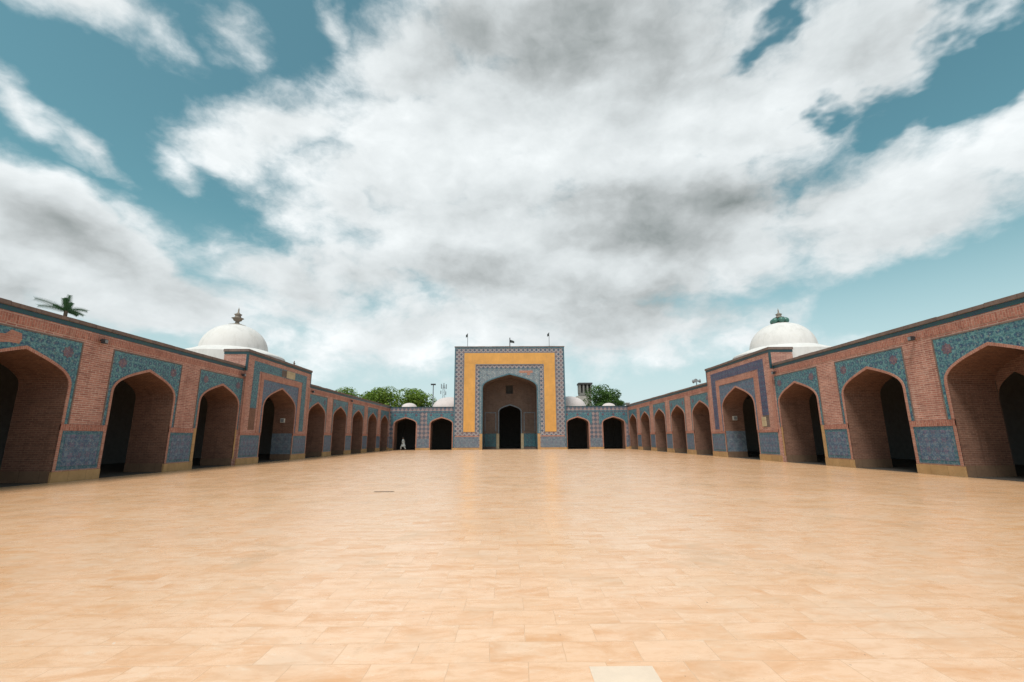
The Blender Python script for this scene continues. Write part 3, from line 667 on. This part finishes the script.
tree('thin low treetop filling the gap between its bigger neighbours on the left', 367, 389, 104, 14, 'leaf_deep', 4, .9, 2200)
tree('deep green tree on the right, between the tower and the corner', 601, 382.0, 88, 23, 'leaf_deep', 5, .98, 8000)
tree('little leafy treetop at the right foot of the deep green tree', 619, 399, 86, 7, 'leaf_deep', 6, .9, 1500)

# palm
c = at(66.0, 311.0, 70); c.z += .0
root = thing('palm_tree', 'palm tree whose fronds show above the left wall', 'palm tree', (c.x, c.y, 0))
MB().tube([(c.x+.5, c.y, 0), (c.x+.2, c.y, c.z*.5), (c.x, c.y, c.z)], [.3, .22, .17], 12).build('trunk', 'bark', root)
vr = Vector((-c.y, c.x, 0)).normalized()*-1  # to the right as seen from the court
fr = [(0.0, 88, 2.3), (.1, 103, 2.0), (.4, 74, 1.6), (-.5, 96, 1.8), (0, 33, 2.5), (.15, 18, 1.9), (-.2, 150, 3.6), (.2, 160, 2.9), (1.0, 60, .9), (1.6, 20, 1.4), (-1.4, 150, 1.5), (2.2, 10, 1.2)]
for j, (dep, ang, L) in enumerate(fr):
    L *= .80
    a = R_(ang); dirh = (vr*math.cos(a)+Vector((c.x, c.y, 0)).normalized()*math.sin(dep)*.6); up = math.sin(a)
    m = MB(); pts = []
    for i in range(15):
        t = i/14; pts.append(c+dirh*L*t+Vector((0, 0, up*L*t*1.05-(.42*abs(math.cos(a))+.05)*L*t*t*(1. if ang < 140 else .55))))
    m.tube([tuple(p) for p in pts], [.035-.025*i/14 for i in range(15)], 5)
    for i in range(1, 15):
        p = pts[i]; t = (pts[i]-pts[i-1]).normalized(); sd = t.cross(Vector((c.x, c.y, 0)).normalized()).normalized()
        for s in (-1, 1):
            for sub in (0, .5):
                q = p-(pts[i]-pts[i-1])*sub; ll = .55*(1-.55*abs(i/14-.35))*(L/2.6)**.4
                tip = q+(sd*s*.75+t*.65+Vector((0, 0, -.35))).normalized()*ll
                w_ = t*.032; m.face([tuple(q-w_), tuple(q+w_), tuple(tip)], [(0, 0), (1, 0), (1, 1)], raw=True)
    m.build('frond', 'palm_leaf', root)

# ------------------------------------------------------------------ ground
m = MB(); m.face([(-3000, -3000, -.06), (3000, -3000, -.06), (3000, 3000, -.06), (-3000, 3000, -.06)]); tag(m.build('ground', 'earth'), kind='structure')
m = MB(); m.face([(-XL-.05, -14, 0), (XR+.05, -14, 0), (XR+.05, D+.05, 0), (-XL-.05, D+.05, 0)]); tag(m.build('courtyard_floor', 'courtyard_floor'), kind='structure')
g0 = ray(589, 667.5); g1 = ray(652, 666.5); t0 = -EYE/g0.z; t1 = -EYE/g1.z
x0, x1, yb = g0.x*t0, g1.x*t1, g0.y*t0
MB().box(x0, x1, yb-.34, yb, -.02, .006).build('paving_slab', 'pale_slab')
tag(bpy.data.objects['paving_slab'], 'pale newer paving slab at the near edge of the floor', 'slab')
g = ray(384, 491.8); t = -EYE/g.z; q = thing('floor_drain', 'narrow dark drain slot in the sandstone floor left of centre', 'drain', (g.x*t, g.y*t, 0))
MB().box(g.x*t-.27, g.x*t+.27, g.y*t-.06, g.y*t+.06, -.01, .005).build('frame', 'sandstone_worn', q)
for k in range(5): MB().box(g.x*t-.25+k*.10, g.x*t-.165+k*.10, g.y*t-.035, g.y*t+.035, .0, .0075).build('slot', 'concrete_dark', q)

# ------------------------------------------------------------------ the person in white
def person():
    c = at(400.6, 449.5, D-.35); x, y = c.x, D-.45
    V = {}; E = []; order = []
    def jv(n, p, r): V[n] = (Vector(p), r); order.append(n)
    jv('pelvis', (0, 0, .90), .125); jv('waist', (-.01, 0, 1.08), .115); jv('chest', (-.03, 0, 1.30), .14); jv('neckb', (-.05, 0, 1.46), .065); jv('neck', (-.06, 0, 1.52), .052)
    jv('head', (-.085, 0, 1.60), .085); jv('crown', (-.085, 0, 1.69), .075)
    for s, n in ((1, 'l'), (-1, 'r')):
        k = s*.26
        jv('hip'+n, (0, s*.09, .86), .09); jv('knee'+n, (-.30*(1 if s > 0 else -.45), s*.09, .48), .058); jv('ank'+n, (-.34 if s > 0 else .34, s*.09, .10 if s > 0 else .14), .038); jv('toe'+n, (-.50 if s > 0 else .22, s*.10, .035 if s > 0 else .045), .03)
        jv('sh'+n, (-.03, s*.19, 1.40), .06); jv('el'+n, (.10*s+.0, s*.24, 1.14), .042); jv('wr'+n, (-.06 if s < 0 else .02, s*.25, .92), .028); jv('ha'+n, (-.10 if s < 0 else 0, s*.25, .84), .032)
    idx = {n: i for i, n in enumerate(order)}
    ed = [('pelvis', 'waist'), ('waist', 'chest'), ('chest', 'neckb'), ('neckb', 'neck'), ('neck', 'head'), ('head', 'crown')]
    for n in 'lr': ed += [('pelvis', 'hip'+n), ('hip'+n, 'knee'+n), ('knee'+n, 'ank'+n), ('ank'+n, 'toe'+n), ('chest', 'sh'+n), ('sh'+n, 'el'+n), ('el'+n, 'wr'+n), ('wr'+n, 'ha'+n)]
    me = bpy.data.meshes.new('person'); me.from_pydata([tuple(V[n][0]) for n in order], [(idx[a], idx[b]) for a, b in ed], [])
    o = bpy.data.objects.new('person', me); col.objects.link(o); o.location = (x, y, 0); o.scale = (.94, .94, .94)
    sk = o.modifiers.new('skin', 'SKIN'); sl = me.skin_vertices[0].data
    for i, n in enumerate(order): sl[i].radius = (V[n][1],)*2; sl[i].use_root = (n == 'pelvis')
    o.modifiers.new('sub', 'SUBSURF').levels = 2; o.modifiers['sub'].render_levels = 2
    me.materials.append(MAT['skin']); tag(o, 'person in loose white tunic and trousers walking in the far left arch', 'person')
    def part(name, rings, mt):
        m = MB(); n = 18
        for (ca, ra), (cb, rb) in zip(rings, rings[1:]):
            for k in range(n):
                a, b = 2*math.pi*k/n, 2*math.pi*(k+1)/n
                fn = lambda c_, r_, t, ph: (c_[0]+r_[0]*math.cos(t)*(1+.05*math.sin(5*t)), c_[1]+r_[1]*math.sin(t), c_[2])
                m.face([fn(ca, ra, a, 0), fn(ca, ra, b, 0), fn(cb, rb, b, 0), fn(cb, rb, a, 0)], [(0, 0)]*4, raw=True)
        q = m.build(name, mt); q.parent = o; return q
    part('tunic', [((-.05, 0, 1.475), (.075, .085)), ((-.04, 0, 1.43), (.13, .21)), ((-.03, 0, 1.30), (.165, .235)), ((-.01, 0, 1.08), (.155, .20)), ((0, 0, .9), (.19, .22)), ((.0, 0, .62), (.29, .25)), ((-.01, 0, .50), (.33, .26))], 'white_cloth')
    for s in (1, -1):
        n = 'l' if s > 0 else 'r'; k, a, h = V['knee'+n][0], V['ank'+n][0], V['hip'+n][0]
        part('trouser_leg', [(h, (.12, .12)), (k, (.11, .10)), ((k+a)/2, (.10, .09)), (a+Vector((0, 0, .03)), (.075, .07))], 'white_cloth')
        sh, el, wr = V['sh'+n][0], V['el'+n][0], V['wr'+n][0]
        part('sleeve', [(sh+Vector((0, -s*.02, .04)), (.075, .075)), (sh+Vector((0, 0, -.06)), (.08, .07)), (el, (.068, .062)), (wr+Vector((0, 0, .02)), (.06, .055))], 'white_cloth')
    m = MB(); m.lathe((-.075, 0, 1.66), [(.098, -.05), (.105, .0), (.10, .05), (.07, .09), (.0, .115)], 16); q = m.build('hair', 'hair', smooth=True); q.parent = o
    m = MB(); m.tube([(-.165, 0, 1.635), (-.195, 0, 1.605), (-.175, 0, 1.595)], [.008, .014, .01], 6); q = m.build('nose', 'skin'); q.parent = o
person()

for o in bpy.data.objects:
    if '_o' in o: del o['_o']

# ------------------------------------------------------------------ light
sun = bpy.data.lights.new('sun', 'SUN'); sun.energy = 2.2; sun.angle = R_(14); sun.color = (1, .96, .90)
so = bpy.data.objects.new('sun', sun); col.objects.link(so)
SE, SA = 62., 205.        # elevation, compass bearing (0 = away from camera, clockwise)
sd = Vector((math.sin(R_(SA))*math.cos(R_(SE)), math.cos(R_(SA))*math.cos(R_(SE)), math.sin(R_(SE))))
so.rotation_euler = sd.to_track_quat('Z', 'Y').to_euler(); so.location = (0, 0, 60)

w = bpy.data.worlds.new('World'); sc.world = w; w.use_nodes = True
t = NT(w.node_tree); t.n.clear()
sky = t.new('ShaderNodeTexSky', sky_type='NISHITA'); sky.sun_disc = False
sky.sun_elevation = R_(SE); sky.sun_rotation = R_(SA); sky.air_density = 1.; sky.dust_density = 1.5; sky.ozone_density = 2.
dirv = t.new('ShaderNodeTexCoord').outputs['Generated']; dirv = t.vm('NORMALIZE', dirv)
o = t.xyz(dirv)
den = t.m('ADD', t.m('MAXIMUM', o[2], 0.), .80)
plane = t.comb(t.m('DIVIDE', o[0], den), t.m('DIVIDE', o[1], den), t.m('MULTIPLY', o[2], 1.2))
wa = t.noise(plane, 4.0, 5, .6, 'Color'); warp = t.vm('SUBTRACT', wa, (.5, .5, .5))
pw = t.vm('ADD', t.comb(o[0], o[1], t.m('MULTIPLY', o[2], 1.55)), t.vm('SCALE', warp, None, .10))
wv = t.vm('ADD', dirv, t.vm('SCALE', warp, None, .14))
def blob(px, py, a, b, ang=0, soft=1.0, src=None):
    """soft cloud mass round a compass direction; a, b = half sizes in photo pixels -> angles"""
    c = ray(px, py); ex = ray(px+5*math.cos(R_(ang)), py-5*math.sin(R_(ang)))-c
    k = FPX/(1+((px-512)**2+(py-341)**2)/FPX**2)**.5     # pixels per radian about there, roughly
    e1 = ex.normalized(); e1 = (e1-c*e1.dot(c)).normalized(); e2 = c.cross(e1)
    g = (ray(px+10*math.cos(R_(ang)), py-10*math.sin(R_(ang)))-c).length/10; h = (ray(px-10*math.sin(R_(ang)), py-10*math.cos(R_(ang)))-c).length/10
    n = t.new('ShaderNodeMapping', vector_type='TEXTURE'); t.put(n.inputs[0], src or wv)
    n.inputs['Location'].default_value = c
    n.inputs['Rotation'].default_value = Matrix((e1, e2, c)).transposed().to_euler('XYZ')
    n.inputs['Scale'].default_value = (a*g, b*h, max(a*g, b*h)*1.3)
    return t.ramp(t.vm('LENGTH', n.outputs[0]), 1., 0., 0., soft, smooth=False)
def acc(bl, op='MAXIMUM'):
    v = bl[0]
    for x in bl[1:]: v = t.m(op, v, x)
    return v
clouds = [ # px, py, a, b, angle, strength
    (480, 30, 110, 80, 0, 1.2), (310, 165, 90, 50, -20, 1.0), (520, 345, 230, 40, 0, .75), (400, 260, 120, 60, 0, 1.0),
    (290, 130, 150, 62, 8, 1.15), (510, 190, 150, 90, 0, 1.2), (350, 200, 120, 60, -35, 1.1), (420, 60, 120, 90, 30, 1.1), (740, 120, 150, 120, 0, 1.2), (380, 280, 160, 55, -10, .9),
    (430, 150, 250, 130, 20, 1.3), (600, 110, 260, 180, 0, 1.5), (640, 220, 260, 130, 5, 1.5), (480, 260, 240, 110, -25, 1.3), (880, 210, 220, 105, 12, 1.2),
    (860, 60, 220, 90, 20, 1.25), (1010, 150, 130, 75, 20, .9), (620, 320, 270, 60, -3, 1.0), (420, 330, 260, 60, 5, 1.0), (600, 0, 200, 120, 0, 1.3), (960, 0, 140, 60, 20, .8),
    (60, 240, 260, 85, -27, 1.35), (150, 300, 300, 60, -12, 1.3), (-60, 270, 260, 110, -10, 1.3), (290, 310, 190, 45, -12, .9), (300, 290, 150, 50, -20, .9),
    (100, 12, 150, 40, -22, .80), (30, 105, 130, 30, -42, .80), (95, 145, 100, 26, -38, .72), (235, 30, 80, 50, -60, .72), (165, 45, 90, 34, -40, .62), (185, 165, 70, 26, -50, .58), (250, 195, 80, 34, -40, .55), (140, 215, 120, 34, -30, .6), (330, 20, 60, 26, -60, .5),
    (750, 345, 120, 26, 10, .7), (1150, 60, 200, 100, 0, 1.), (-250, 100, 200, 90, 0, 1.)]
dens = acc([blob(a_, b_, c_, d_, e_, f_) for a_, b_, c_, d_, e_, f_ in clouds])
wh = t.vm('ADD', dirv, t.vm('SCALE', warp, None, .38))
holes = acc([blob(757, 30, 48, 24, 50, .60, wh), blob(815, 120, 40, 22, 10, .50, wh), blob(940, 75, 150, 44, 32, .9, wh), blob(800, 195, 20, 34, 0, .22, wh), blob(250, 215, 60, 30, -40, .3), blob(960, 275, 220, 50, 20, .95)])
dens = t.m('SUBTRACT', dens, t.m('MULTIPLY', holes, 1.15))
up = t.ramp(t.m('MULTIPLY', o[1], -1.), -.15, .25, 0, .55)      # clouds behind the viewer too
n1 = t.noise(pw, 4.6, 9, .57, dist=.0)
nb = t.noise(plane, 2.4, 4, .5)
hf = t.noise(pw, 15., 6, .62); hf2 = t.noise(t.vm('ADD', pw, (-.02, -.006, .022)), 15., 5, .62)
cloudf = t.m('ADD', t.m('ADD', dens, up), t.m('MULTIPLY', t.m('SUBTRACT', n1, .5), 1.5))
cloudf = t.m('ADD', cloudf, t.m('MULTIPLY', t.m('SUBTRACT', hf, .5), .62))
cov = t.ramp(cloudf, .12, .76, 0, 1, smooth=True)
sunp = t.vm('ADD', pw, (-.06, -.02, .07)); n2 = t.noise(sunp, 4.6, 5, .57)
relief = t.m('ADD', t.m('MULTIPLY', t.m('SUBTRACT', n1, n2), 1.15), t.m('MULTIPLY', t.m('SUBTRACT', hf, hf2), .38))
darks = acc([blob(650, 228, 190, 74, -4, 1.12), blob(725, 205, 150, 52, 8, 1.05), blob(580, 30, 280, 110, 3, 1.1), blob(940, 230, 160, 50, 10, .5), blob(500, 240, 110, 50, -40, .4), blob(600, 290, 300, 75, 0, .75), blob(860, 120, 160, 60, 20, .3), blob(300, 270, 160, 40, -15, .4), blob(860, 60, 150, 50, 20, .30), blob(520, 285, 230, 50, -8, .72), blob(640, 300, 220, 46, 0, .75), blob(430, 235, 110, 60, -30, .2), blob(80, 240, 220, 50, -25, .85), blob(10, 290, 190, 55, -15, .55), blob(900, 235, 150, 34, 8, .35), blob(390, 215, 90, 60, -30, .33), blob(740, 60, 110, 70, 0, .3), blob(180, 262, 90, 26, -25, .35)])
brs = acc([blob(400, 110, 130, 90, 10, .55), blob(540, 160, 110, 60, 0, .4), blob(300, 140, 80, 60, 0, .4), blob(450, 330, 150, 35, 0, .45), blob(700, 165, 80, 30, 0, .3), blob(250, 320, 120, 30, 0, .3)])
thick = t.ramp(cloudf, .5, 1.7, 0, .26)
sh = t.m('ADD', t.m('ADD', .76, t.m('MULTIPLY', relief, .95)), t.m('MULTIPLY', brs, .34))
sh = t.m('SUBTRACT', sh, t.m('MULTIPLY', darks, .74)); sh = t.m('SUBTRACT', sh, thick)
sh = t.m('ADD', sh, t.m('MULTIPLY', t.m('SUBTRACT', nb, .5), .22))
sh = t.m('ADD', sh, t.m('MULTIPLY', t.m('MULTIPLY', darks, t.m('SUBTRACT', n1, .5)), .9)); sh = t.ramp(sh, -.36, 1.10)
cr = t.new('ShaderNodeValToRGB'); t.put(cr.inputs[0], sh); e = cr.color_ramp
SK = 1/.10                       # cloud radiance in the Background's units
def sc3(c): return (*[x for x in c], 1)
e.elements[0].position = 0.; e.elements[0].color = sc3((.21, .24, .24)); e.elements[1].position = 1.; e.elements[1].color = sc3((.90, .93, .94))
for p_, c_ in ((.3, (.41, .44, .445)), (.55, (.59, .63, .64)), (.8, (.74, .78, .79))): q = e.elements.new(p_); q.color = sc3(c_)
cc = t.vm('SCALE', cr.outputs[0], None, SK*.95)
SKY_TINT = (.84, 1.28, .92)
st = t.vm('MULTIPLY', sky.outputs[0], SKY_TINT)
st = t.mix(t.ramp(o[2], -.02, .42, .92, .0, smooth=True), st, (5.5, 6.3, 6.8))
fin = t.mix(cov, st, cc)
bg = t.new('ShaderNodeBackground'); t.l.new(fin, bg.inputs[0]); bg.inputs[1].default_value = .10
ow = t.new('ShaderNodeOutputWorld'); t.l.new(bg.outputs[0], ow.inputs[0])
w.cycles.sampling_method = 'MANUAL'; w.cycles.sample_map_resolution = 1024

sc.view_settings.view_transform = 'Standard'; sc.view_settings.look = 'None'; sc.view_settings.gamma = 1; sc.view_settings.exposure = .32
sc.render.engine = 'CYCLES'; sc.cycles.use_denoising = True; sc.cycles.max_bounces = 6; sc.cycles.diffuse_bounces = 4
